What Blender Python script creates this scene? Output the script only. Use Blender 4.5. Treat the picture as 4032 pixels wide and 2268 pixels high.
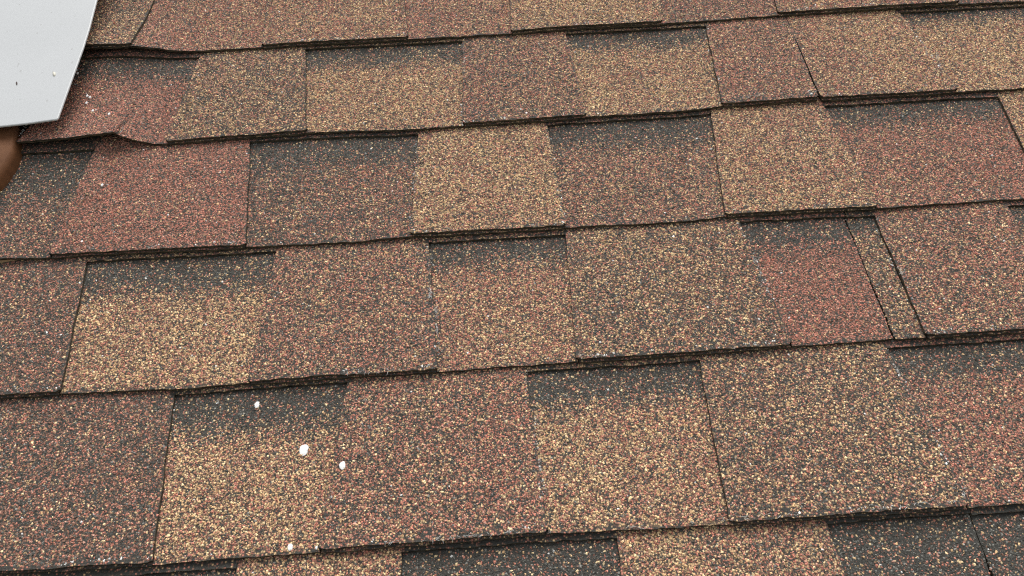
import bpy, math
import numpy as np
from mathutils import Matrix, Euler, Vector

for o in list(bpy.data.objects):
    bpy.data.objects.remove(o)
scene = bpy.context.scene
COL = scene.collection

# ------------------------------------------------------------------ frame of the roof slope
# local axes on the slope: x along the courses, y up the slope, z off the surface (metres)
PITCH = math.radians(30)
ROOF_M = Matrix.Translation((0, 0, 3.6)) @ Matrix.Rotation(PITCH, 4, 'X')

# ------------------------------------------------------------------ camera
cd = bpy.data.cameras.new('camera')
cam = bpy.data.objects.new('camera', cd)
COL.objects.link(cam)
cd.sensor_width = 36.0
cd.lens = 26.0
cd.clip_start = 0.02
cd.clip_end = 2000
cam.matrix_world = ROOF_M @ (Matrix.Translation((0, -0.70982, 0.56573)) @
                             Euler((0.56376, 0.026768, -0.060358), 'XYZ').to_matrix().to_4x4())
scene.camera = cam

# ------------------------------------------------------------------ overcast daylight
world = bpy.data.worlds.new('World')
scene.world = world
world.use_nodes = True
wn = world.node_tree
bg = wn.nodes['Background']
sky = wn.nodes.new('ShaderNodeTexSky')
sky.sky_type = 'NISHITA'
sky.sun_disc = False
SUN_EL, SUN_AZ = math.radians(68), math.radians(12)     # azimuth from +Y towards +X
sky.sun_elevation = SUN_EL
sky.sun_rotation = SUN_AZ
sky.air_density = 1.0
sky.dust_density = 4.0
hs = wn.nodes.new('ShaderNodeHueSaturation')              # cloud cover greys the sky
hs.inputs['Saturation'].default_value = 0.12
wn.links.new(sky.outputs['Color'], hs.inputs['Color'])
wn.links.new(hs.outputs['Color'], bg.inputs['Color'])
bg.inputs['Strength'].default_value = 0.10

sd = bpy.data.lights.new('sun', 'SUN')
sd.energy = 1.4
sd.angle = math.radians(40)
sd.color = (1.0, 0.96, 0.9)
sun = bpy.data.objects.new('sun', sd)
COL.objects.link(sun)
sdir = Vector((math.sin(SUN_AZ) * math.cos(SUN_EL), math.cos(SUN_AZ) * math.cos(SUN_EL), math.sin(SUN_EL)))
sun.rotation_euler = sdir.to_track_quat('Z', 'Y').to_euler()
sun.location = (0, 0, 8)

scene.view_settings.view_transform = 'Standard'
scene.view_settings.look = 'None'
scene.view_settings.exposure = 0.80
scene.view_settings.gamma = 1.0
scene.view_settings.use_curve_mapping = False
scene.render.engine = 'CYCLES'
scene.cycles.use_denoising = False
scene.cycles.pixel_filter_type = 'BLACKMAN_HARRIS'
scene.cycles.filter_width = 1.15
scene.cycles.max_bounces = 5
scene.cycles.diffuse_bounces = 3

# ------------------------------------------------------------------ materials
def new_mat(name, rough=0.85, spec=0.3):
    m = bpy.data.materials.new(name)
    m.use_nodes = True
    b = m.node_tree.nodes['Principled BSDF']
    b.inputs['Roughness'].default_value = rough
    b.inputs['Specular IOR Level'].default_value = spec
    return m, m.node_tree.nodes, m.node_tree.links, b

PALETTE = [(0.082, 0.081, 0.071), (0.200, 0.196, 0.176), (0.270, 0.150, 0.105), (0.510, 0.210, 0.150),
           (0.550, 0.310, 0.230), (0.670, 0.445, 0.240), (0.770, 0.590, 0.345), (0.760, 0.750, 0.720)]

def mat_granule():
    m, n, l, b = new_mat('stone_granules', 0.8, 0.35)
    at = n.new('ShaderNodeAttribute'); at.attribute_name = 'grain'
    dv = n.new('ShaderNodeMath'); dv.operation = 'DIVIDE'; dv.inputs[1].default_value = 8.0
    l.new(at.outputs['Fac'], dv.inputs[0])
    cr = n.new('ShaderNodeValToRGB'); cr.color_ramp.interpolation = 'CONSTANT'
    el = cr.color_ramp.elements
    while len(el) < 8:
        el.new(len(el) / 9.0)
    for i, c in enumerate(PALETTE):
        el[i].position = i / 8.0
    for i, c in enumerate(PALETTE):
        el[i].color = (*c, 1)
    l.new(dv.outputs[0], cr.inputs[0])
    fr = n.new('ShaderNodeMath'); fr.operation = 'FRACT'
    l.new(at.outputs['Fac'], fr.inputs[0])
    mr = n.new('ShaderNodeMapRange')
    mr.inputs['To Min'].default_value = 0.5; mr.inputs['To Max'].default_value = 1.45
    l.new(fr.outputs[0], mr.inputs['Value'])
    # mineral mottling on each chip
    tc = n.new('ShaderNodeTexCoord')
    nz = n.new('ShaderNodeTexNoise'); nz.inputs['Scale'].default_value = 900; nz.inputs['Detail'].default_value = 2
    l.new(tc.outputs['Object'], nz.inputs['Vector'])
    mr2 = n.new('ShaderNodeMapRange'); mr2.inputs['To Min'].default_value = 0.7; mr2.inputs['To Max'].default_value = 1.3
    l.new(nz.outputs['Fac'], mr2.inputs['Value'])
    mu = n.new('ShaderNodeMath'); mu.operation = 'MULTIPLY'
    l.new(mr.outputs[0], mu.inputs[0]); l.new(mr2.outputs[0], mu.inputs[1])
    vm = n.new('ShaderNodeVectorMath'); vm.operation = 'SCALE'
    l.new(cr.outputs['Color'], vm.inputs[0]); l.new(mu.outputs[0], vm.inputs['Scale'])
    l.new(vm.outputs['Vector'], b.inputs['Base Color'])
    return m

def mat_asphalt():
    """black bitumen with fine stone bits pressed into it, in each shingle's own blend"""
    m, n, l, b = new_mat('bitumen_with_stone', 0.85, 0.3)
    tc = n.new('ShaderNodeTexCoord')
    vo = n.new('ShaderNodeTexVoronoi'); vo.inputs['Scale'].default_value = 620
    l.new(tc.outputs['Object'], vo.inputs['Vector'])
    sp = n.new('ShaderNodeSeparateColor'); l.new(vo.outputs['Color'], sp.inputs[0])
    col = None
    prev = None
    for name, c in (('tan_share', PALETTE[5]), ('red_share', PALETTE[3]), ('brown_share', PALETTE[2])):
        at = n.new('ShaderNodeAttribute'); at.attribute_type = 'OBJECT'; at.attribute_name = name
        if prev is None:
            acc = at.outputs['Fac']
        else:
            ad = n.new('ShaderNodeMath'); ad.operation = 'ADD'
            l.new(prev, ad.inputs[0]); l.new(at.outputs['Fac'], ad.inputs[1]); acc = ad.outputs[0]
        prev = acc
    # nearest blend last: walk back so the first share wins
    accs = []
    prev = None
    for name in ('tan_share', 'red_share', 'brown_share'):
        at = [x for x in n if x.type == 'ATTRIBUTE' and x.attribute_name == name][0]
        if prev is None:
            prev = at.outputs['Fac']
        else:
            ad = n.new('ShaderNodeMath'); ad.operation = 'ADD'
            l.new(prev, ad.inputs[0]); l.new(at.outputs['Fac'], ad.inputs[1]); prev = ad.outputs[0]
        accs.append(prev)
    base = n.new('ShaderNodeRGB'); base.outputs[0].default_value = (0.060, 0.060, 0.054, 1)
    cur = base.outputs[0]
    for acc, c in ((accs[2], PALETTE[2]), (accs[1], PALETTE[3]), (accs[0], PALETTE[5])):
        lt = n.new('ShaderNodeMath'); lt.operation = 'LESS_THAN'
        ba = n.new('ShaderNodeAttribute'); ba.attribute_name = 'grain'
        iv = n.new('ShaderNodeMath'); iv.operation = 'SUBTRACT'; iv.use_clamp = True; iv.inputs[0].default_value = 1.0
        l.new(ba.outputs['Fac'], iv.inputs[1])
        ml_ = n.new('ShaderNodeMath'); ml_.operation = 'MULTIPLY'
        l.new(acc, ml_.inputs[0]); l.new(iv.outputs[0], ml_.inputs[1])
        l.new(sp.outputs[0], lt.inputs[0]); l.new(ml_.outputs[0], lt.inputs[1])
        mx = n.new('ShaderNodeMix'); mx.data_type = 'RGBA'
        l.new(lt.outputs[0], mx.inputs['Factor']); l.new(cur, mx.inputs['A'])
        mx.inputs['B'].default_value = (*c, 1)
        cur = mx.outputs['Result']
    # bitumen shows between the bits
    mr = n.new('ShaderNodeMapRange'); mr.inputs['From Min'].default_value = 0.25; mr.inputs['From Max'].default_value = 0.6
    mr.inputs['To Min'].default_value = 0.0; mr.inputs['To Max'].default_value = 0.85
    l.new(vo.outputs['Distance'], mr.inputs['Value'])
    mx = n.new('ShaderNodeMix'); mx.data_type = 'RGBA'
    l.new(mr.outputs[0], mx.inputs['Factor']); l.new(cur, mx.inputs['A'])
    mx.inputs['B'].default_value = (0.042, 0.039, 0.034, 1)
    l.new(mx.outputs['Result'], b.inputs['Base Color'])
    bp = n.new('ShaderNodeBump'); bp.inputs['Strength'].default_value = 0.7; bp.inputs['Distance'].default_value = 0.0006
    bp.invert = True
    l.new(vo.outputs['Distance'], bp.inputs['Height']); l.new(bp.outputs[0], b.inputs['Normal'])
    return m

def mat_cut_edge():
    """cut edge of the mat: weathered brown-black felt with fine horizontal tears"""
    m, n, l, b = new_mat('cut_felt_edge', 0.95, 0.15)
    tc = n.new('ShaderNodeTexCoord')
    mp = n.new('ShaderNodeMapping'); mp.inputs['Scale'].default_value = (120, 500, 700)
    l.new(tc.outputs['Object'], mp.inputs['Vector'])
    nz = n.new('ShaderNodeTexNoise'); nz.inputs['Scale'].default_value = 1.0; nz.inputs['Detail'].default_value = 4
    l.new(mp.outputs[0], nz.inputs['Vector'])
    cr = n.new('ShaderNodeValToRGB')
    cr.color_ramp.elements[0].position = 0.35; cr.color_ramp.elements[0].color = (0.020, 0.018, 0.014, 1)
    cr.color_ramp.elements[1].position = 0.70; cr.color_ramp.elements[1].color = (0.135, 0.115, 0.083, 1)
    l.new(nz.outputs['Fac'], cr.inputs[0]); l.new(cr.outputs[0], b.inputs['Base Color'])
    return m

def mat_plain(name, c, rough=0.7, spec=0.3, nscale=60, amp=0.15):
    m, n, l, b = new_mat(name, rough, spec)
    tc = n.new('ShaderNodeTexCoord')
    nz = n.new('ShaderNodeTexNoise'); nz.inputs['Scale'].default_value = nscale; nz.inputs['Detail'].default_value = 4
    l.new(tc.outputs['Object'], nz.inputs['Vector'])
    cr = n.new('ShaderNodeValToRGB')
    cr.color_ramp.elements[0].color = (*[x * (1 - amp) for x in c], 1)
    cr.color_ramp.elements[1].color = (*[min(1, x * (1 + amp)) for x in c], 1)
    l.new(nz.outputs['Fac'], cr.inputs[0]); l.new(cr.outputs[0], b.inputs['Base Color'])
    return m

def mat_white_metal():
    m, n, l, b = new_mat('white_coated_metal', 0.42, 0.4)
    tc = n.new('ShaderNodeTexCoord')
    vo = n.new('ShaderNodeTexVoronoi'); vo.inputs['Scale'].default_value = 1.0
    mp = n.new('ShaderNodeMapping'); mp.inputs['Scale'].default_value = (170, 95, 60)
    l.new(tc.outputs['Object'], mp.inputs['Vector']); l.new(mp.outputs[0], vo.inputs['Vector'])
    sp = n.new('ShaderNodeSeparateColor'); l.new(vo.outputs['Color'], sp.inputs[0])
    lt = n.new('ShaderNodeMath'); lt.operation = 'LESS_THAN'; lt.inputs[1].default_value = 0.16
    l.new(vo.outputs['Distance'], lt.inputs[0])
    l2 = n.new('ShaderNodeMath'); l2.operation = 'LESS_THAN'; l2.inputs[1].default_value = 0.22
    l.new(sp.outputs[0], l2.inputs[0])
    mu = n.new('ShaderNodeMath'); mu.operation = 'MULTIPLY'
    l.new(lt.outputs[0], mu.inputs[0]); l.new(l2.outputs[0], mu.inputs[1])
    m2 = n.new('ShaderNodeMath'); m2.operation = 'MULTIPLY'; m2.inputs[1].default_value = 0.35
    l.new(mu.outputs[0], m2.inputs[0])
    nz = n.new('ShaderNodeTexNoise'); nz.inputs['Scale'].default_value = 9; nz.inputs['Detail'].default_value = 5
    l.new(tc.outputs['Object'], nz.inputs['Vector'])
    cr = n.new('ShaderNodeValToRGB')
    cr.color_ramp.elements[0].position = 0.3; cr.color_ramp.elements[0].color = (0.470, 0.488, 0.500, 1)
    cr.color_ramp.elements[1].position = 0.7; cr.color_ramp.elements[1].color = (0.500, 0.518, 0.530, 1)
    l.new(nz.outputs['Fac'], cr.inputs[0])
    mx = n.new('ShaderNodeMix'); mx.data_type = 'RGBA'
    l.new(m2.outputs[0], mx.inputs['Factor']); l.new(cr.outputs[0], mx.inputs['A'])
    mx.inputs['B'].default_value = (0.25, 0.24, 0.23, 1)
    l.new(mx.outputs['Result'], b.inputs['Base Color'])
    return m

def mat_wood(name, c0, c1, rough=0.6):
    m, n, l, b = new_mat(name, rough, 0.3)
    tc = n.new('ShaderNodeTexCoord')
    mp = n.new('ShaderNodeMapping'); mp.inputs['Scale'].default_value = (60, 60, 8)
    l.new(tc.outputs['Object'], mp.inputs['Vector'])
    nz = n.new('ShaderNodeTexNoise'); nz.inputs['Scale'].default_value = 1.5; nz.inputs['Detail'].default_value = 6
    l.new(mp.outputs[0], nz.inputs['Vector'])
    cr = n.new('ShaderNodeValToRGB')
    cr.color_ramp.elements[0].position = 0.3; cr.color_ramp.elements[0].color = (*c0, 1)
    cr.color_ramp.elements[1].position = 0.7; cr.color_ramp.elements[1].color = (*c1, 1)
    l.new(nz.outputs['Fac'], cr.inputs[0]); l.new(cr.outputs[0], b.inputs['Base Color'])
    return m

M_GRAN = mat_granule()
M_ASPH = mat_asphalt()
M_EDGE = mat_cut_edge()
M_WHITE = mat_white_metal()
M_BROWN = mat_wood('brown_stained_wood', (0.14, 0.058, 0.024), (0.20, 0.088, 0.038), 0.7)
M_CORE = mat_wood('grey_brown_wood', (0.09, 0.065, 0.045), (0.16, 0.12, 0.085), 0.8)
M_BATTEN = mat_wood('bare_pale_wood', (0.42, 0.29, 0.18), (0.55, 0.40, 0.26), 0.75)
M_FELT = mat_plain('roofing_felt', (0.02, 0.02, 0.02), 0.95, 0.2, 300, 0.4)
M_PAINT = mat_plain('white_paint', (0.80, 0.80, 0.79), 0.6, 0.3, 900, 0.08)
M_CREAM = mat_plain('cream_paint', (0.62, 0.60, 0.52), 0.5, 0.3, 900, 0.1)
M_FIBRE = mat_plain('glass_fibre', (0.64, 0.64, 0.62), 0.6, 0.3, 900, 0.1)
M_DIRT = mat_plain('dark_dirt', (0.10, 0.08, 0.075), 0.9, 0.2, 900, 0.3)
M_GRASS = mat_plain('lawn', (0.06, 0.085, 0.035), 1.0, 0.1, 3, 0.4)

# ------------------------------------------------------------------ mesh helpers
def build(name, verts, faces, mats, parent=None, fmat=None, smooth=False):
    me = bpy.data.meshes.new(name)
    me.from_pydata([tuple(map(float, v)) for v in verts], [], faces)
    for m in mats:
        me.materials.append(m)
    if fmat is not None:
        me.polygons.foreach_set('material_index', np.asarray(fmat, dtype=np.int32))
    if smooth:
        me.shade_smooth()
    me.update()
    o = bpy.data.objects.new(name, me)
    COL.objects.link(o)
    if parent is not None:
        o.parent = parent
    return o

def empty(name, label, cat, local=(0, 0, 0)):
    o = bpy.data.objects.new(name, None)
    o.empty_display_size = 0.05
    COL.objects.link(o)
    o.matrix_world = ROOF_M @ Matrix.Translation(local)
    o['label'] = label
    o['category'] = cat
    return o

RNG = np.random.default_rng(11)
LAT = RNG.random((256, 256))
def noise2(x, y):
    x = np.asarray(x, float); y = np.asarray(y, float)
    xi = np.floor(x).astype(int); yi = np.floor(y).astype(int)
    fx = x - xi; fy = y - yi
    fx = fx * fx * (3 - 2 * fx); fy = fy * fy * (3 - 2 * fy)
    a = LAT[xi % 256, yi % 256]; b = LAT[(xi + 1) % 256, yi % 256]
    c = LAT[xi % 256, (yi + 1) % 256]; d = LAT[(xi + 1) % 256, (yi + 1) % 256]
    return (a * (1 - fx) + b * fx) * (1 - fy) + (c * (1 - fx) + d * fx) * fy

def sstep(a, b, x):
    t = np.clip((np.asarray(x, float) - a) / (b - a), 0, 1)
    return t * t * (3 - 2 * t)

# ------------------------------------------------------------------ ground far below the eaves
S = 600
g = build('ground', [(-S, -S, 0), (S, -S, 0), (S, S, 0), (-S, S, 0)], [(0, 1, 2, 3)], [M_GRASS])
g['kind'] = 'structure'

# ------------------------------------------------------------------ the roof slope
roof = empty('roof', 'weathered roof slope of red, brown and tan asphalt shingles', 'roof')
EXPO = 0.143            # exposed height of a course
PLY = 0.003
BUTT = {0: [(-0.3372, -0.0008), (-0.1829, -0.0007), (-0.0322, -0.0045), (0.0916, -0.0015), (0.2293, -0.0038), (0.3376, 0.0), (0.4561, 0.0011), (0.6248, -0.0036)],
        1: [(-0.3573, -0.0017), (-0.2002, 0.0019), (-0.0804, -0.0046), (0.0937, -0.0012), (0.203, -0.0014), (0.2431, 0.0030), (0.340, 0.0052), (0.352, 0.003), (0.5642, -0.0)],
        2: [(-0.3926, 0.0040), (-0.2429, -0.0005), (-0.1383, -0.0034), (-0.0866, 0.0001), (0.0614, -0.0022), (0.1758, -0.0042), (0.2149, -0.0003), (0.3609, -0.0033), (0.5012, -0.0021)],
        3: [(-0.3823, 0.0021), (-0.2829, -0.0019), (-0.1524, -0.0003), (-0.061, -0.0018), (0.0571, -0.0007), (0.1497, -0.0008), (0.2433, 0.001), (0.4399, -0.0002)],
        4: [(-0.3865, 0.0001), (-0.2744, -0.0017), (-0.1422, -0.0005), (0.0199, 0.0019), (0.1101, -0.0006), (0.2754, -0.0009), (0.3777, -0.0004)]}
def butt(k, u):
    u = np.asarray(u, float)
    b = np.full(u.shape, -k * EXPO)
    if k in BUTT:
        p = np.array(BUTT[k]); b = b + .75 * np.interp(u, p[:, 0], p[:, 1])
    return b

LIFT = {0: [(-0.70, .018), (-0.4937, .018), (-0.4668, .016), (-0.4236, .0138), (-0.4002, .0125), (-0.3827, .0085), (-0.3592, .002), (-0.3416, 0)],
        1: [(-0.60, .0155), (-0.5028, .0155), (-0.4843, .0165), (-0.4393, .0180), (-0.3925, .0218), (-0.3895, .0222), (-0.3872, .0165), (-0.3690, .0050), (-0.3544, 0)],
        2: [(-0.60, .009), (-0.50, .006), (-0.475, .0035), (-0.452, .001), (-0.44, 0)]}
def lift(k, u, s):
    u = np.asarray(u, float); s = np.asarray(s, float)
    z = np.zeros(np.broadcast(u, s).shape)
    if k in LIFT:
        p = np.array(LIFT[k])
        z = z + np.interp(u, p[:, 0], p[:, 1]) * np.clip(1 - np.maximum(s, 0) / 0.095, 0, 1) ** 1.5
    if k == 1:
        z = z + 0.009 * sstep(-0.35, -0.44, u) * np.clip(s / EXPO, 0, 1)
    if k == 2:
        z = z + 0.008 * sstep(-0.35, -0.415, u) * np.clip(s / EXPO, 0, 1)
    if k == 0:
        z = z + 0.0045 * sstep(-0.36, -0.45, u) * np.clip(s / EXPO, 0, 1) * 0.5
    return z

def surf(k, u, v):
    """height of the lower (backing) ply's face of course k"""
    s = v - butt(k, u)
    w = -0.007 * s / EXPO
    w = w + (noise2(u * 14 + 31.7 * (k + 7), v * 14 + 3.3) - 0.5) * 0.0012
    return w + lift(k, u, s)

# colour blends: shares of tan, red, brown, dark
MIX = {'tan': (.46, .26, .16, .12), 'tanred': (.30, .38, .17, .15), 'red': (.05, .60, .20, .15), 'pink': (.16, .47, .17, .20),
       'mix': (.20, .34, .17, .29), 'yell': (.27, .20, .22, .31), 'dkbr': (.09, .25, .28, .38), 'dark': (.085, .13, .135, .65)}

EDGES = {0: [(-0.4086, -0.4073), (-0.2708, -0.2612), (-0.104, -0.0929), (0.0326, 0.0267), (0.2204, 0.2015), (0.3538, 0.338), (0.5411, 0.5497)],
         1: [(-0.3341, -0.3449), (-0.2128, -0.1976), (-0.0299, -0.0329), (0.0894, 0.0977), (0.2535, 0.2427), (0.3482, 0.3467), (0.4809, 0.4939)],
         2: [(-0.4162, -0.4297), (-0.2585, -0.242), (-0.0801, -0.0859), (0.0553, 0.0613), (0.2303, 0.2147), (0.3507, 0.3604), (0.5373, 0.5225)],
         3: [(-0.3947, -0.3801), (-0.214, -0.2217), (-0.0697, -0.0609), (0.0612, 0.0571), (0.2269, 0.2415), (0.3297, 0.3289), (0.3572, 0.3555), (0.485, 0.4823)],
         4: [(-0.2866, -0.2732), (-0.1389, -0.1511), (0.013, 0.0201), (0.1617, 0.1554), (0.3215, 0.3369)],
         5: [(-0.2122, -0.2180), (-0.0901, -0.0850), (0.0724, 0.0670), (0.2299, 0.2340), (0.3393, 0.3310)]}
# per course, left to right: (raised tab?, blend at left, blend at right, depth of the dark printed band)
ROWS = {0: [(1, 'yell', 'yell', 0), (0, 'pink', 'tanred', 0), (1, 'tanred', 'tanred', 0), (0, 'pink', 'tanred', 0), (1, 'tan', 'tan', 0), (0, 'mix', 'pink', 0), (1, 'tanred', 'pink', 0), (0, 'dkbr', 'yell', .03)],
        1: [(0, 'red', 'red', .030), (1, 'yell', 'yell', 0), (0, 'tan', 'tan', .026), (1, 'mix', 'mix', 0), (0, 'tan', 'tan', .024), (1, 'pink', 'mix', 0), (1, 'tanred', 'tan', 0), (0, 'tan', 'tan', .013)],
        2: [(0, 'dkbr', 'dkbr', .055), (1, 'red', 'red', 0), (0, 'dkbr', 'mix', .032), (1, 'tan', 'tan', 0), (0, 'mix', 'mix', .032), (1, 'tan', 'tanred', 0), (0, 'pink', 'red', .026), (1, 'tan', 'mix', 0)],
        3: [(1, 'dkbr', 'dkbr', 0), (0, 'tan', 'tan', .036), (1, 'mix', 'mix', 0), (0, 'tanred', 'tanred', .028), (1, 'yell', 'yell', 0), (0, 'red', 'red', .026), (0, 'yell', 'yell', .020), (1, 'mix', 'pink', 0), (0, 'mix', 'mix', .03)],
        4: [(1, 'dkbr', 'dkbr', 0), (0, 'tan', 'tan', .034), (1, 'mix', 'pink', 0), (0, 'tan', 'tanred', .028), (1, 'yell', 'yell', 0), (0, 'pink', 'red', .024)],
        5: [(0, 'dark', 'dkbr', .06), (1, 'tan', 'tanred', 0), (0, 'dark', 'dkbr', .07), (1, 'tan', 'mix', 0), (0, 'dark', 'mix', .05), (0, 'dark', 'dkbr', .05)]}
OPEN_JOINT = {(1, 5): .0010, (3, 5): .0010, (5, 4): .0013}       # half width of the open joints between neighbouring shingles
LEFT_END = {1: (-0.481, -0.4915)}

UMIN, UMAX = -1.10, 1.10
patches = []        # (row, (ut,ub) left, (ut,ub) right, raised, mixL, mixR, band)
def add_random(k, a, b, towards_right, start):
    """courses go on past the picture: alternate tabs and gaps of random width"""
    edge = a if towards_right else b
    raised = start
    names = ['tan', 'tanred', 'red', 'mix', 'yell', 'dkbr', 'pink']
    while (towards_right and edge[0] < UMAX) or (not towards_right and edge[0] > UMIN):
        wd = RNG.uniform(0.10, 0.18) * (1 if towards_right else -1)
        nxt = (edge[0] + wd, edge[0] + wd + RNG.uniform(-.012, .012))
        mx = names[RNG.integers(len(names))]
        lo, hi = (edge, nxt) if towards_right else (nxt, edge)
        patches.append((k, lo, hi, raised, mx, mx, 0 if raised else RNG.uniform(.024, .034)))
        edge = nxt; raised = 1 - raised

for k in range(-2, 8):
    if k not in ROWS:
        c = (RNG.uniform(-.08, .08),) * 2
        add_random(k, c, None, True, 1); add_random(k, None, c, False, 0)
        continue
    E_, R_ = EDGES[k], ROWS[k]
    first = LEFT_END.get(k, (E_[0][0] - .16 - .03 * (k % 3),) * 2)
    last = (max(E_[-1][0], E_[-1][1]) + .17,) * 2
    bounds = [first] + E_ + [last]
    for i, (rz, ml, mr_, band) in enumerate(R_):
        gl = OPEN_JOINT.get((k, i - 1), 0); gr = OPEN_JOINT.get((k, i), 0)
        patches.append((k, (bounds[i][0] + gl * .6, bounds[i][1] + gl), (bounds[i + 1][0] - gr * .6, bounds[i + 1][1] - gr), rz, ml, mr_, band))
    add_random(k, last, None, True, 1 - R_[-1][0])
    if k != 1 and k != 2 and k != 0:
        add_random(k, None, first, False, 1 - R_[0][0])

def edge_u(e, k, v):
    t = (v - (-k * EXPO)) / EXPO
    return e[1] + (e[0] - e[1]) * t

def ply(k, lo, hi, z_top, thick, v_low, v_high, nu, ns, inset=0.0, wob=0.0008, seed=0.0, rnd=0.0):
    """closed sheet following the course: v_low(u), v_high(u) callables; returns verts, faces, is_edge"""
    tu = np.linspace(0, 1, nu)
    tu = np.concatenate([[0, 0.012, 0.03], tu[1:-1], [0.97, 0.988, 1]])
    tu = np.unique(np.round(tu, 5))
    ns_ = np.concatenate([[0, 0.008, 0.03], np.linspace(0, 1, ns)[1:]])
    nu_ = len(tu); nn = len(ns_)
    V = np.zeros((nn, nu_, 3))
    vmid = -k * EXPO
    for j, tv in enumerate(ns_):
        um = edge_u(lo, k, vmid) + inset + (edge_u(hi, k, vmid) - edge_u(lo, k, vmid) - 2 * inset) * tu
        vl = v_low(um); vh = v_high(um)
        v = vl + (vh - vl) * tv
        ul = edge_u(lo, k, v) + inset + (noise2(v * 260 + seed, v * 0 + 7.7 + seed) - .5) * wob * 1.4 + (noise2(v * 40 + seed, v * 0 + 2.2) - .5) * wob * 1.6
        ur = edge_u(hi, k, v) - inset + (noise2(v * 260 + seed + 50, v * 0 + 1.7 + seed) - .5) * wob * 1.4 + (noise2(v * 40 + seed + 9, v * 0 + 5.2) - .5) * wob * 1.6
        u = ul + (ur - ul) * tu
        if j == 0:
            v = v + (noise2(u * 220 + seed, u * 0 + 3.1 * seed) - .5) * wob * 1.6 + (noise2(u * 35 + seed, u * 0 + 1.3 * seed) - .5) * wob * 1.1
            if rnd > 0:
                d = np.minimum(u - u[0], u[-1] - u)
                q = np.clip(1 - d / rnd, 0, 1)
                v = v + rnd * (1 - np.sqrt(np.clip(1 - q * q, 0, 1)))
        V[j, :, 0] = u; V[j, :, 1] = v
        V[j, :, 2] = surf(k, u, v) + z_top
    top = V.reshape(-1, 3); bot = top.copy(); bot[:, 2] -= thick
    n = nn * nu_
    F = []; edge = []
    for j in range(nn - 1):
        for i in range(nu_ - 1):
            a = j * nu_ + i
            F.append((a, a + 1, a + nu_ + 1, a + nu_)); edge.append(0)
            F.append((n + a, n + a + nu_, n + a + nu_ + 1, n + a + 1)); edge.append(1)
    ring = [i for i in range(nu_)] + [j * nu_ + nu_ - 1 for j in range(1, nn)] + \
           [(nn - 1) * nu_ + i for i in range(nu_ - 2, -1, -1)] + [j * nu_ for j in range(nn - 2, 0, -1)]
    for a, b in zip(ring, ring[1:] + ring[:1]):
        F.append((b, a, n + a, n + b)); edge.append(1)
    return np.concatenate([top, bot]), F, edge

# region of the slope that carries loose stone chips one by one: the view and a margin round it
FR = np.array([(-0.600, 0.118), (0.627, -0.001), (0.356, -0.623), (-0.386, -0.574)])
cen = FR.mean(0)
FR = cen + (FR - cen) * 1.07
def in_frame(u, v):
    ok = np.ones(u.shape, bool)
    for i in range(4):
        a = FR[i]; b = FR[(i + 1) % 4]
        ok &= ((b[0] - a[0]) * (v - a[1]) - (b[1] - a[1]) * (u - a[0])) <= 0
    return ok

BALD = [  # worn spots: u, v, radius
    (-0.0655, -0.356, .004), (-0.0640, -0.372, .0045), (-0.066, -0.335, .003), (-0.062, -0.39, .003), (-0.0625, -0.40, .003),
    (0.3575, -0.364, .004), (0.3566, -0.358, .003), (0.232, -0.357, .003), (-0.242, -0.272, .004), (-0.245, -0.265, .003),
    (-0.031, -0.12, .0035), (-0.0225, -0.128, .004), (0.0, -0.134, .005), (0.28, -0.128, .006), (0.262, -0.132, .005),
    (-0.20, -0.32, .002), (0.37, -0.20, .004), (0.378, -0.215, .004), (0.02, -0.56, .005), (-0.02, -0.566, .006), (-0.06, -0.568, .006),
    (0.06, -0.41, .004), (-0.07, -0.565, .005), (0.20, -0.563, .004), (0.32, -0.558, .006), (0.28, -0.562, .005)]

for _i in range(46):       # worn strip beside the open seam in the middle
    _v = RNG.uniform(-.425, -.300)
    BALD.append((-.0697 + (-.297 - _v) / .132 * .0086 - RNG.uniform(.0004, .0035), _v, RNG.uniform(.0012, .0030)))
for _i in range(150):      # small bare pits scattered over the weathered face
    BALD.append((RNG.uniform(-.6, .6), RNG.uniform(-.62, .12), RNG.uniform(.0011, .0030)))

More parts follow.
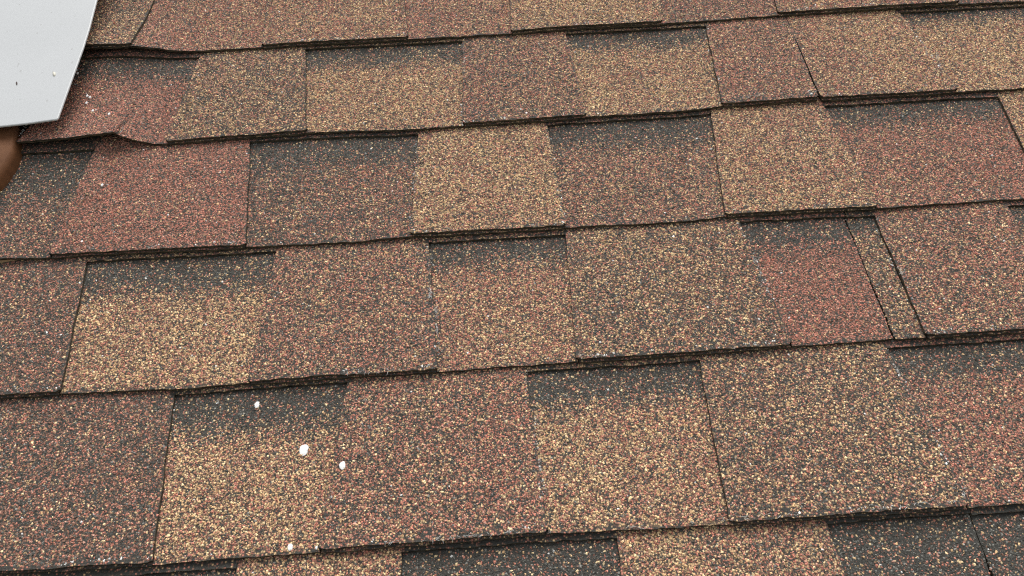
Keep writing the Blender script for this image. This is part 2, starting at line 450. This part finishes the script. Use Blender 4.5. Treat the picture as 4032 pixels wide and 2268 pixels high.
def choose(k, u, v, ml, mr_, band, lo, hi, seed):
    """palette index for each chip"""
    ul = edge_u(lo, k, v); ur = edge_u(hi, k, v)
    t = np.clip((u - ul) / np.maximum(ur - ul, 1e-4), 0, 1)
    t = sstep(.25, .75, t + (noise2(u * 60 + seed, v * 60) - .5) * .5)
    w = np.array(MIX[ml])[None, :] * (1 - t)[:, None] + np.array(MIX[mr_])[None, :] * t[:, None]
    n1 = noise2(u * 45 + seed * 3, v * 45 + seed); n2 = noise2(u * 130 + seed, v * 130 + seed * 2)
    n3 = noise2(u * 20 + seed * 5, v * 20 - seed)
    w[:, 0] *= np.clip(0.45 + 0.65 * n1 + .5 * n3, .2, 2)
    w[:, 1] *= np.clip(1.35 - .7 * n1, .3, 2)
    n4 = noise2(u * 310 + seed, v * 310 - seed)
    w[:, 0] *= .7 + .6 * n4
    w[:, 3] *= (0.45 + 1.0 * n2) * (1.25 - .5 * n4)
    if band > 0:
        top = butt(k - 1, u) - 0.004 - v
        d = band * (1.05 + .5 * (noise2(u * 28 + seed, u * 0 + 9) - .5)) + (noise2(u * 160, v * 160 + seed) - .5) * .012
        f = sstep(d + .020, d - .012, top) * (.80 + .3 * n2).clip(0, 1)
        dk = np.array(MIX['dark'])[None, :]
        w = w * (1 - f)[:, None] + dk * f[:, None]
    w /= w.sum(1, keepdims=True)
    c = np.cumsum(w, 1)
    r = RNG.random(len(u))
    grp = (r[:, None] > c).sum(1).clip(0, 3)
    r2 = RNG.random(len(u))
    idx = np.where(grp == 0, np.where(r2 < .58, 5, 6), np.where(grp == 1, np.where(r2 < .72, 3, 4), np.where(grp == 2, 2, np.where(r2 < .66, 0, 1))))
    idx = np.where(RNG.random(len(u)) < .0022, 7, idx)
    return idx

SEAMS = {(3, 2): .8, (3, 4): .7, (4, 2): .7, (4, 4): .9, (1, 2): .6, (1, 6): .7, (2, 2): .6, (2, 3): .4, (3, 6): .4, (1, 4): .5}

def chips(k, lo, hi, zoff, raised, ml, mr_, band, seed, spacing, rmin, rmax, frustum, hdr):
    """stone chips over one shingle, as arrays"""
    ua = min(lo) - .001; ub = max(hi) + .001
    va = -k * EXPO - .012; vb = -(k - 1) * EXPO + .022
    nx = int((ub - ua) / spacing) + 1; ny = int((vb - va) / (spacing * .87)) + 1
    gx, gy = np.meshgrid(np.arange(nx), np.arange(ny))
    u = (ua + (gx + .5 * (gy % 2)) * spacing).ravel() + RNG.uniform(-.5, .5, nx * ny) * spacing * .95
    v = (va + gy * spacing * .87).ravel() + RNG.uniform(-.5, .5, nx * ny) * spacing * .95
    keep = in_frame(u, v)
    u, v = u[keep], v[keep]
    el = edge_u(lo, k, v); er = edge_u(hi, k, v)
    low = butt(k, u) + (0.0008 if raised else 0.0)
    hi_v = butt(k - 1, u) + (0.03 if u.size and u.min() < -.34 and k in (1, 2) else .012)
    dl, dr, db = u - el, er - u, v - low
    n = noise2(u * 190 + seed, v * 190); n_ = noise2(u * 60 + seed, v * 60 + seed)
    if raised:
        e = .0006 + .0022 * n * n_
        keep = (dl > e) & (dr > e)
    else:
        keep = (dl > .0) & (dr > .0)
    keep &= (db > .0010 + .0065 * np.clip(n_ * 1.7 - .5, 0, 1) * n)
    keep &= v < hi_v
    if not raised:                                   # the tab layer's edge shows along the head of a gap
        dh = butt(k - 1, u) - hdr - v
        keep &= (dh > .0006)
    for bu, bv, br in BALD:
        q = np.hypot(u - bu, v - bv)
        keep &= ~(q < br * (.5 + .8 * n))
    u, v = u[keep], v[keep]
    z = surf(k, u, v) + zoff
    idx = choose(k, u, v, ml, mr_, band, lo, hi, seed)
    # pale mineral dust and frayed mat along some seams and lower edges
    g_ = noise2(u * 90 + seed, v * 90 + 4.1)
    pr = np.zeros(len(u))
    for (kk, q), amt in SEAMS.items():
        if kk == k:
            d = np.abs(u - edge_u(EDGES[k][q], k, v))
            pr = np.maximum(pr, amt * (d < .0024) * sstep(.42, .62, g_))
    if raised:
        pr = np.maximum(pr, .42 * ((v - butt(k, u) - .0008) < .0048) * sstep(.50, .66, g_))
    hit = RNG.random(len(u)) < pr
    idx = np.where(hit, np.where(RNG.random(len(u)) < .5, 7, 1), idx)
    N = len(u)
    if N == 0:
        return None
    rad = RNG.uniform(rmin, rmax, N) * np.where(idx >= 5, RNG.uniform(.95, 1.2, N), RNG.uniform(.85, 1.12, N))
    ang = RNG.uniform(0, 2 * np.pi, N)
    asp = RNG.uniform(.68, 1.0, N)
    tx, ty = RNG.normal(0, .26, N), RNG.normal(0, .26, N)
    h = rad * RNG.uniform(.25, .55, N)
    ph = np.arange(4) * np.pi / 2
    a = ang[:, None] * 0 + ph[None, :] + RNG.uniform(-.45, .45, (N, 4))
    rr = rad[:, None] * RNG.uniform(.72, 1.12, (N, 4))
    bx, by = rr * np.cos(a), rr * np.sin(a) * asp[:, None]
    ca, sa = np.cos(ang)[:, None], np.sin(ang)[:, None]
    X, Y = bx * ca - by * sa, bx * sa + by * ca
    base = np.stack([u[:, None] + X, v[:, None] + Y, np.broadcast_to(z[:, None] - .0002, X.shape)], 2)
    val = idx + RNG.uniform(.02, .98, N)
    if frustum:
        # crushed flake: four-sided foot, short off-centre ridge
        r0 = RNG.uniform(.25, .8, (N, 1)); r1 = RNG.uniform(.25, .8, (N, 1))
        rx = np.concatenate([X[:, 0:1] * r0 + (X[:, 1:2] + X[:, 3:4]) * .12, X[:, 2:3] * r1 + (X[:, 1:2] + X[:, 3:4]) * -.12], 1)
        ry = np.concatenate([Y[:, 0:1] * r0 + (Y[:, 1:2] + Y[:, 3:4]) * .12, Y[:, 2:3] * r1 + (Y[:, 1:2] + Y[:, 3:4]) * -.12], 1)
        rz = z[:, None] + h[:, None] * np.stack([1 + tx, 1 - tx], 1)
        top = np.stack([u[:, None] + rx, v[:, None] + ry, rz], 2)
        V = np.concatenate([base, top], 1).reshape(-1, 3)
        q = np.array([[0, 1, 4], [1, 2, 5], [1, 5, 4], [2, 3, 5], [3, 0, 4], [3, 4, 5]])
        F = (q[None] + (np.arange(N) * 6)[:, None, None]).reshape(-1, 3)
        return V, F, 3, np.repeat(val, 6)
    ax = u + rad * RNG.uniform(-.4, .4, N); ay = v + rad * RNG.uniform(-.4, .4, N)
    apex = np.stack([ax, ay, z + h * .9], 1)[:, None, :]
    V = np.concatenate([base, apex], 1).reshape(-1, 3)
    q = np.array([[0, 1, 4], [1, 2, 4], [2, 3, 4], [3, 0, 4]])
    F = (q[None] + (np.arange(N) * 5)[:, None, None]).reshape(-1, 3)
    return V, F, 3, np.repeat(val, 4)

def assemble(name, blocks):
    """blocks: (verts, faces list/array, material index per face, grain per face) -> one mesh"""
    me = bpy.data.meshes.new(name)
    vs = []; loops = []; starts = []; mats = []; grain = []
    nv = 0; nl = 0
    for V, F, mi, gr in blocks:
        vs.append(V)
        if isinstance(F, np.ndarray):
            m_ = F.shape[1]
            loops.append((F + nv).ravel())
            starts.append(nl + np.arange(len(F)) * m_)
            nl += F.size
        else:
            ar = np.array(F)
            loops.append((ar + nv).ravel()); starts.append(nl + np.arange(len(ar)) * ar.shape[1]); nl += ar.size
        mats.append(np.broadcast_to(np.asarray(mi), (len(F),)))
        grain.append(np.broadcast_to(np.asarray(gr, dtype=float), (len(F),)))
        nv += len(V)
    vs = np.concatenate(vs).astype(np.float32)
    loops = np.concatenate(loops).astype(np.int32)
    starts = np.concatenate(starts).astype(np.int32)
    me.vertices.add(nv); me.vertices.foreach_set('co', vs.ravel())
    me.loops.add(nl); me.loops.foreach_set('vertex_index', loops)
    me.polygons.add(len(starts)); me.polygons.foreach_set('loop_start', starts)
    me.polygons.foreach_set('material_index', np.concatenate(mats).astype(np.int32))
    at = me.attributes.new('grain', 'FLOAT', 'FACE')
    at.data.foreach_set('value', np.concatenate(grain).astype(np.float32))
    for m in (M_ASPH, M_EDGE, M_GRAN):
        me.materials.append(m)
    me.update(calc_edges=True)
    me.shade_flat()
    return me

SHINGLES = {}
tri = 0
for pi, (k, lo, hi, raised, ml, mr_, band) in enumerate(patches):
    seed = 3.17 * pi + 1.3
    blocks = []
    hdr = .0045 + .0012 * math.sin(pi * 2.3)
    inner = in_frame(np.array([lo[0], lo[1], hi[0], hi[1], (lo[0] + hi[0]) / 2] * 3),
                     np.repeat([-k * EXPO, -(k - .5) * EXPO, -(k - 1) * EXPO], 5)).any()
    nu, ns = (46, 16) if inner else (8, 5)
    if inner and k in (0, 1) and lo[0] < -.4:
        nu = 110
    vh = lambda u, k=k: butt(k - 1, u) + .024
    if raised:
        V, F, e = ply(k, lo, hi, PLY, PLY, lambda u: butt(k, u) + .0008, vh, nu, ns, 0, .0009, seed, .004)
        blocks.append((V, F, e, 0.0))
        V, F, e = ply(k, lo, hi, -.00015, PLY - .0002, lambda u: butt(k, u) - .0008, vh, nu, 5, .0016, .0009, seed + 5)
        blocks.append((V, F, e, 0.0))
    else:
        V, F, e = ply(k, lo, hi, 0, PLY, lambda u: butt(k, u), vh, nu, ns, 0 if any((k, q) in OPEN_JOINT for q in range(9) if k in EDGES and q < len(EDGES[k]) and min(abs(EDGES[k][q][1] - lo[1]), abs(EDGES[k][q][1] - hi[1])) < .004) else -.0012, .0009, seed)
        fc = V[np.array(F)].mean(1)
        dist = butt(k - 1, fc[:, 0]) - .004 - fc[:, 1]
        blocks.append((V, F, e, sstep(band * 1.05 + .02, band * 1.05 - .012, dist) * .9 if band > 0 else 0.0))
        V, F, e = ply(k, lo, hi, PLY, PLY - .0002, lambda u: butt(k - 1, u) - hdr, vh, nu, 4, -.0004, .0011, seed + 5)
        blocks.append((V, F, e, 0.0))
    zoff = PLY if raised else 0.0
    for spacing, a, b, fr in ((.00192, .00078, .00158, True), (.0022, .00045, .00085, False)):
        c = chips(k, lo, hi, zoff, raised, ml, mr_, band, seed, spacing, a, b, fr, hdr)
        if c is not None:
            blocks.append((c[0], c[1], 2, c[3]))
            tri += len(c[1]) * (2 if c[2] == 4 else 1)
    me = assemble('shingle', blocks)
    o = bpy.data.objects.new('shingle', me)
    COL.objects.link(o)
    o.parent = roof
    mm = MIX[ml]
    sh = .75 if inner else .95                       # chips lie thick on it, a little bitumen shows between
    o['tan_share'], o['red_share'], o['brown_share'] = mm[0] * sh, mm[1] * sh, mm[2] * sh
    if (k, round(lo[0], 3)) == (1, -.481):
        o['label'] = 'red shingle buckled up along its lower edge beside the white plate'
    elif k == 0 and lo[1] < -.4073 < hi[1] + .001:
        o['label'] = 'speckled tan shingle lifted off the course below beside the white plate'
    elif k == 3 and .325 < lo[0] < .335:
        o['label'] = 'narrow speckled strip of shingle between two slanting cuts'
    SHINGLES.setdefault(k, []).append((min(lo), max(hi), lo, hi, o, raised))
print('chip triangles', tri, 'shingles', len(patches))

def shingle_at(u, v):
    k = 0
    for kk in range(-2, 8):
        if v >= float(butt(kk, u)):
            k = kk; break
    for a, b, lo, hi, o, rz in SHINGLES[k]:
        if edge_u(lo, k, v) <= u <= edge_u(hi, k, v):
            return k, o, float(surf(k, np.array(u), np.array(v))) + (PLY if rz else 0)
    return k, SHINGLES[k][0][4], float(surf(k, np.array(u), np.array(v)))

# sheathing under the shingles
def slab(name, x0, x1, y0, y1, z0, z1, mat, parent):
    v = [(x, y, z) for z in (z0, z1) for y in (y0, y1) for x in (x0, x1)]
    f = [(0, 2, 3, 1), (4, 5, 7, 6), (0, 1, 5, 4), (2, 6, 7, 3), (0, 4, 6, 2), (1, 3, 7, 5)]
    return build(name, v, f, [mat], parent)
slab('roof_deck', -1.2, 1.2, -1.2, .5, -.040, -.0225, M_FELT, roof)

# bare wood showing under the lifted corner at the left
build('batten', [(-.62, -.262, .0035), (-.452, -.2800, .0005), (-.478, -.2835, .0010), (-.62, -.2900, .0022),
                 (-.62, -.262, -.004), (-.452, -.2800, -.004), (-.478, -.2835, -.004), (-.62, -.2900, -.004)],
      [(3, 2, 1, 0), (4, 5, 6, 7), (0, 1, 5, 4), (1, 2, 6, 5), (2, 3, 7, 6), (3, 0, 4, 7)], [M_BATTEN], roof)

# ------------------------------------------------------------------ spots of white paint on the shingles
def blob(name, u, v, ru, rv, h, mat, seed, label=None):
    k, par, z = shingle_at(u, v)
    r = np.random.default_rng(seed)
    n = 22
    jit = 1 + .13 * np.sin(np.arange(n) * 2 * np.pi / n * 3 + r.uniform(0, 6)) * r.uniform(.2, .6) + r.uniform(-.07, .07, n)
    V = []; F = []
    for q, hh in ((1.0, -.0004), (.93, .55), (.6, .9)):
        for i in range(n):
            a = 2 * np.pi * i / n
            uu, vv = u + ru * q * jit[i] * np.cos(a), v + rv * q * jit[i] * np.sin(a)
            V.append((uu, vv, z + .0004 + (h * hh if hh > 0 else hh) + r.uniform(-.00008, .00008)))
    V.append((u, v, z + .0004 + h))
    for ring in range(2):
        for i in range(n):
            a, b = ring * n + i, ring * n + (i + 1) % n
            F.append((a, b, b + n, a + n))
    for i in range(n):
        F.append((2 * n + i, 2 * n + (i + 1) % n, 3 * n))
    o = build(name, V, F, [mat], par)
    if label:
        o['label'] = label
    return o
for i, (u, v, ru, rv) in enumerate([(-0.2142, -0.4474, .0022, .0031), (-0.1702, -0.4909, .0037, .0050), (-0.1374, -0.5072, .0025, .0035),
                                    (-0.1725, -0.5677, .0020, .0028), (-0.1527, -0.5694, .0010, .0014)]):
    blob('paint_spot', u, v, ru, rv, .0006, M_PAINT, 40 + i)
for i, (u, v) in enumerate([(-0.4689, -0.0231), (-0.4449, -0.0682), (-0.4417, -0.0811), (-0.4296, -0.0969), (-0.4092, -0.1056),
                            (-0.3974, -0.1998), (-0.466, -0.029), (-0.441, -0.071)]):
    blob('paint_fleck', u, v, .0013, .0019, .0009, M_PAINT, 60 + i)

# ------------------------------------------------------------------ frayed glass fibres along worn edges
def tuft(u, v, n, spread, length, seed, along=(1, 0)):
    k, par, z = shingle_at(u, v)
    r = np.random.default_rng(seed)
    V = []; F = []
    for i in range(n):
        t = r.normal(0, spread)
        bx, by = u + along[0] * t + r.normal(0, .0007), v + along[1] * t + r.normal(0, .0007)
        d = np.array([r.normal(0, 1) + along[0] * r.choice([-1, 1]), r.normal(-.2, .7) + along[1] * r.choice([-1, 1]), r.uniform(.0, .35)])
        d /= np.linalg.norm(d)
        L_ = length * r.uniform(.4, 1.2)
        side = np.cross(d, (0, 0, 1)); side /= max(np.linalg.norm(side), 1e-6)
        wd = r.uniform(.00010, .00024)
        p0 = np.array([bx, by, z + .0008]); p1 = p0 + d * L_ * .5 + (0, 0, .0004); p2 = p0 + d * L_
        b = len(V)
        for p, w_ in ((p0, wd), (p1, wd * .8)):
            V += [p + side * w_, p - side * w_, p + np.array([0, 0, w_ * 1.5])]
        V.append(p2)
        F += [(b, b + 1, b + 4, b + 3), (b + 1, b + 2, b + 5, b + 4), (b + 2, b, b + 3, b + 5),
              (b + 3, b + 4, b + 6), (b + 4, b + 5, b + 6), (b + 5, b + 3, b + 6)]
    return build('fibre_tuft', V, F, [M_FIBRE], par)
T = [(-0.0678, -0.3535, 26, .003, .005, (0, 1)), (-0.0635, -0.372, 30, .004, .005, (.1, 1)), (-0.0620, -0.390, 10, .004, .004, (0, 1)), (-0.0615, -0.410, 10, .004, .004, (0, 1)),
     (-0.0690, -0.323, 8, .004, .004, (0, 1)),
     (0.2325, -0.352, 16, .006, .004, (.1, 1)), (0.235, -0.372, 8, .005, .004, (.1, 1)), (0.2305, -0.337, 8, .003, .004, (.1, 1)),
     (0.3225, -0.459, 16, .006, .004, (-.1, 1)), (0.327, -0.480, 14, .008, .004, (-.1, 1)), (0.331, -0.510, 18, .010, .004, (-.1, 1)), (0.334, -0.545, 12, .008, .004, (-.1, 1)),
     (0.489, -0.098, 14, .008, .005, (.2, 1)), (0.483, -0.08, 8, .004, .004, (.2, 1)),
     (-0.0303, -0.022, 10, .003, .004, (0, 1)), (-0.0325, -0.115, 10, .006, .003, (0, 1)), (-0.0328, -0.134, 10, .003, .004, (0, 1)),
     (0.243, -0.128, 10, .005, .003, (0, 1)), (0.268, -0.1345, 14, .006, .006, (1, 0)), (0.28, -0.133, 22, .005, .007, (1, .1)), (0.325, -0.1335, 10, .006, .004, (1, 0)), (0.345, -0.132, 12, .004, .004, (1, 0)), (0.352, -0.1365, 10, .003, .004, (1, 0)),
     (-0.055, -0.1425, 14, .005, .004, (1, 0)), (0.17, -0.140, 12, .007, .004, (1, 0)), (0.205, -0.142, 14, .005, .005, (1, 0)), (-0.02, -0.138, 10, .006, .004, (1, 0)), (0.54, -0.14, 10, .004, .004, (1, 0)),
     (-0.0830, -0.1625, 10, .003, .004, (0, 1)), (0.0585, -0.185, 8, .003, .004, (0, 1)), (-0.087, -0.25, 8, .01, .003, (0, 1)),
     (-0.05, -0.2835, 12, .005, .005, (1, 0)), (-0.005, -0.2835, 8, .006, .004, (1, 0)), (0.03, -0.284, 8, .006, .004, (1, 0)), (0.22, -0.2845, 8, .005, .004, (1, 0)),
     (-0.39, -0.2790, 10, .004, .004, (1, 0)), (-0.375, -0.2795, 8, .004, .003, (1, 0)), (-0.245, -0.2830, 8, .004, .003, (1, 0)),
     (-0.13, -0.4275, 20, .008, .005, (1, 0)), (-0.105, -0.4280, 18, .007, .005, (1, 0)), (0.005, -0.428, 14, .004, .005, (1, 0)), (0.07, -0.4270, 18, .004, .006, (1, 0)), (0.058, -0.4255, 12, .004, .004, (1, 0)), (0.19, -0.428, 10, .005, .004, (1, 0)),
     (0.3445, -0.4265, 6, .004, .004, (1, 0)), (0.3575, -0.362, 12, .004, .004, (0, 1)), (0.355, -0.33, 6, .004, .003, (0, 1)),
     (-0.10, -0.5695, 16, .007, .005, (1, 0)), (-0.06, -0.5695, 20, .008, .006, (1, 0)), (-0.035, -0.5690, 20, .007, .006, (1, 0)), (-0.015, -0.5682, 14, .006, .005, (1, 0)), (0.085, -0.5700, 14, .004, .005, (1, 0)), (0.098, -0.571, 10, .005, .004, (1, 0)),
     (0.165, -0.5690, 18, .009, .005, (1, 0)), (0.20, -0.5700, 14, .008, .005, (1, 0)), (0.27, -0.5695, 14, .006, .006, (1, .2)), (0.295, -0.5690, 20, .007, .006, (1, .2)), (0.32, -0.5690, 16, .006, .005, (1, .2)), (0.335, -0.562, 10, .004, .004, (.3, 1)),
     (0.016, -0.50, 14, .012, .003, (.06, 1)), (0.019, -0.53, 12, .012, .003, (.06, 1)), (0.013, -0.445, 8, .005, .003, (0, 1)),
     (-0.387, -0.137, 8, .002, .004, (.4, 1)), (-0.493, -0.125, 14, .004, .004, (.2, 1))]
for i, t in enumerate(T):
    tuft(t[0], t[1], max(4, int(t[2] * (.6 if t[5][0] == 1 else 1.5))), t[3], t[4] * .8, 900 + i, t[5])

# ------------------------------------------------------------------ white cover plate over the shingles, upper left
trim = empty('cover_plate', 'smooth white metal cover plate with faint specks jutting over the shingles', 'metal trim', (-.56, -.02, .030))
def loc(p):
    return (p[0] + .56, p[1] + .02, p[2] - .030)
outline = [(-0.4700, 0.30), (-0.4570, 0.1364), (-0.4524, 0.0627), (-0.4485, 0.0118), (-0.4472, -0.0208), (-0.4469, -0.0624), (-0.4463, -0.1285),
           (-0.4475, -0.1306), (-0.4781, -0.1340), (-0.5035, -0.1356), (-0.5777, -0.1442), (-0.95, -0.180), (-0.95, 0.30)]
def plate(pts, zt, zb, name, mat, parent, r=.0012):
    n = len(pts)
    c = np.mean(pts, 0)
    P = np.array(pts)
    inn = []
    for i in range(n):
        a, b, d = P[i - 1], P[i], P[(i + 1) % n]
        e1 = (b - a) / np.linalg.norm(b - a); e2 = (d - b) / np.linalg.norm(d - b)
        nrm = np.array([-(e1[1] + e2[1]), e1[0] + e2[0]]); nrm /= np.linalg.norm(nrm)
        if np.dot(nrm, c - b) < 0:
            nrm = -nrm
        inn.append(b + nrm * r)
    V = [loc((*p, zt)) for p in inn] + [loc((*(p * .3 + q * .7), zt - r * .3)) for p, q in zip(inn, P)] + \
        [loc((*p, zt - r)) for p in P] + [loc((*p, zb)) for p in P]
    F = [tuple(range(n))[::-1]]
    for k in range(3):
        for i in range(n):
            j = (i + 1) % n
            F.append((k * n + i, k * n + j, (k + 1) * n + j, (k + 1) * n + i))
    F.append(tuple(range(3 * n, 4 * n)))
    o = build(name, V, F, [mat], parent)
    import bmesh
    bm = bmesh.new(); bm.from_mesh(o.data); bmesh.ops.recalc_face_normals(bm, faces=bm.faces); bm.to_mesh(o.data); bm.free()
    return o
plate(outline, .030, .0284, 'cladding_sheet', M_WHITE, trim)
core = [(-0.5285, 0.29), (-0.5240, 0.04), (-0.5195, -0.03), (-0.5085, -0.1235), (-0.5200, -0.1290), (-0.5777, -0.1375), (-0.94, -0.174), (-0.94, 0.29)]
plate(core, .0282, .0195, 'core_board', M_CORE, trim)

def trim_blob(name, x, y, a, b, ang, h, mat):
    n = 14; V = []; F = []
    ca, sa = math.cos(ang), math.sin(ang)
    for q, hh in ((1, 0.0), (.85, h * .7)):
        for i in range(n):
            t = 2 * math.pi * i / n
            px, py = a * q * math.cos(t) * (1 + .1 * math.sin(3 * t)), b * q * math.sin(t)
            V.append(loc((x + px * ca - py * sa, y + px * sa + py * ca, .0299 + hh)))
    V.append(loc((x, y, .0299 + h)))
    for i in range(n):
        j = (i + 1) % n
        F += [(i, j, n + j, n + i), (n + i, n + j, 2 * n)]
    return build(name, V, F, [mat], trim, smooth=True)
trim_blob('paint_drip', -.4682, -.0613, .0016, .0040, .35, .0013, M_CREAM)
trim_blob('dirt_fleck', -.5051, -.0725, .0008, .0034, .35, .0007, M_DIRT)

# ------------------------------------------------------------------ rounded brown post beneath the plate
post = None
n = 72; V = []; F = []
R_, cx, cy = .089, -.5815, -.1600
prof = [(-.035, 1.0), (.0, 1.0), (.010, 1.0), (.0192, .995)]
for z, q in prof:
    for i in range(n):
        a = 2 * math.pi * i / n
        V.append((R_ * q * math.cos(a), R_ * q * math.sin(a), z))
for j in range(len(prof) - 1):
    for i in range(n):
        i2 = (i + 1) % n
        F.append((j * n + i, j * n + i2, (j + 1) * n + i2, (j + 1) * n + i))
F.append(tuple(range(n))[::-1]); F.append(tuple((len(prof) - 1) * n + i for i in range(n)))
post = build('post', V, F, [M_BROWN], smooth=True)
post.matrix_world = ROOF_M @ Matrix.Translation((cx, cy, 0))
post['label'] = 'rounded brown wooden post in the shade under the white plate'
post['category'] = 'post'
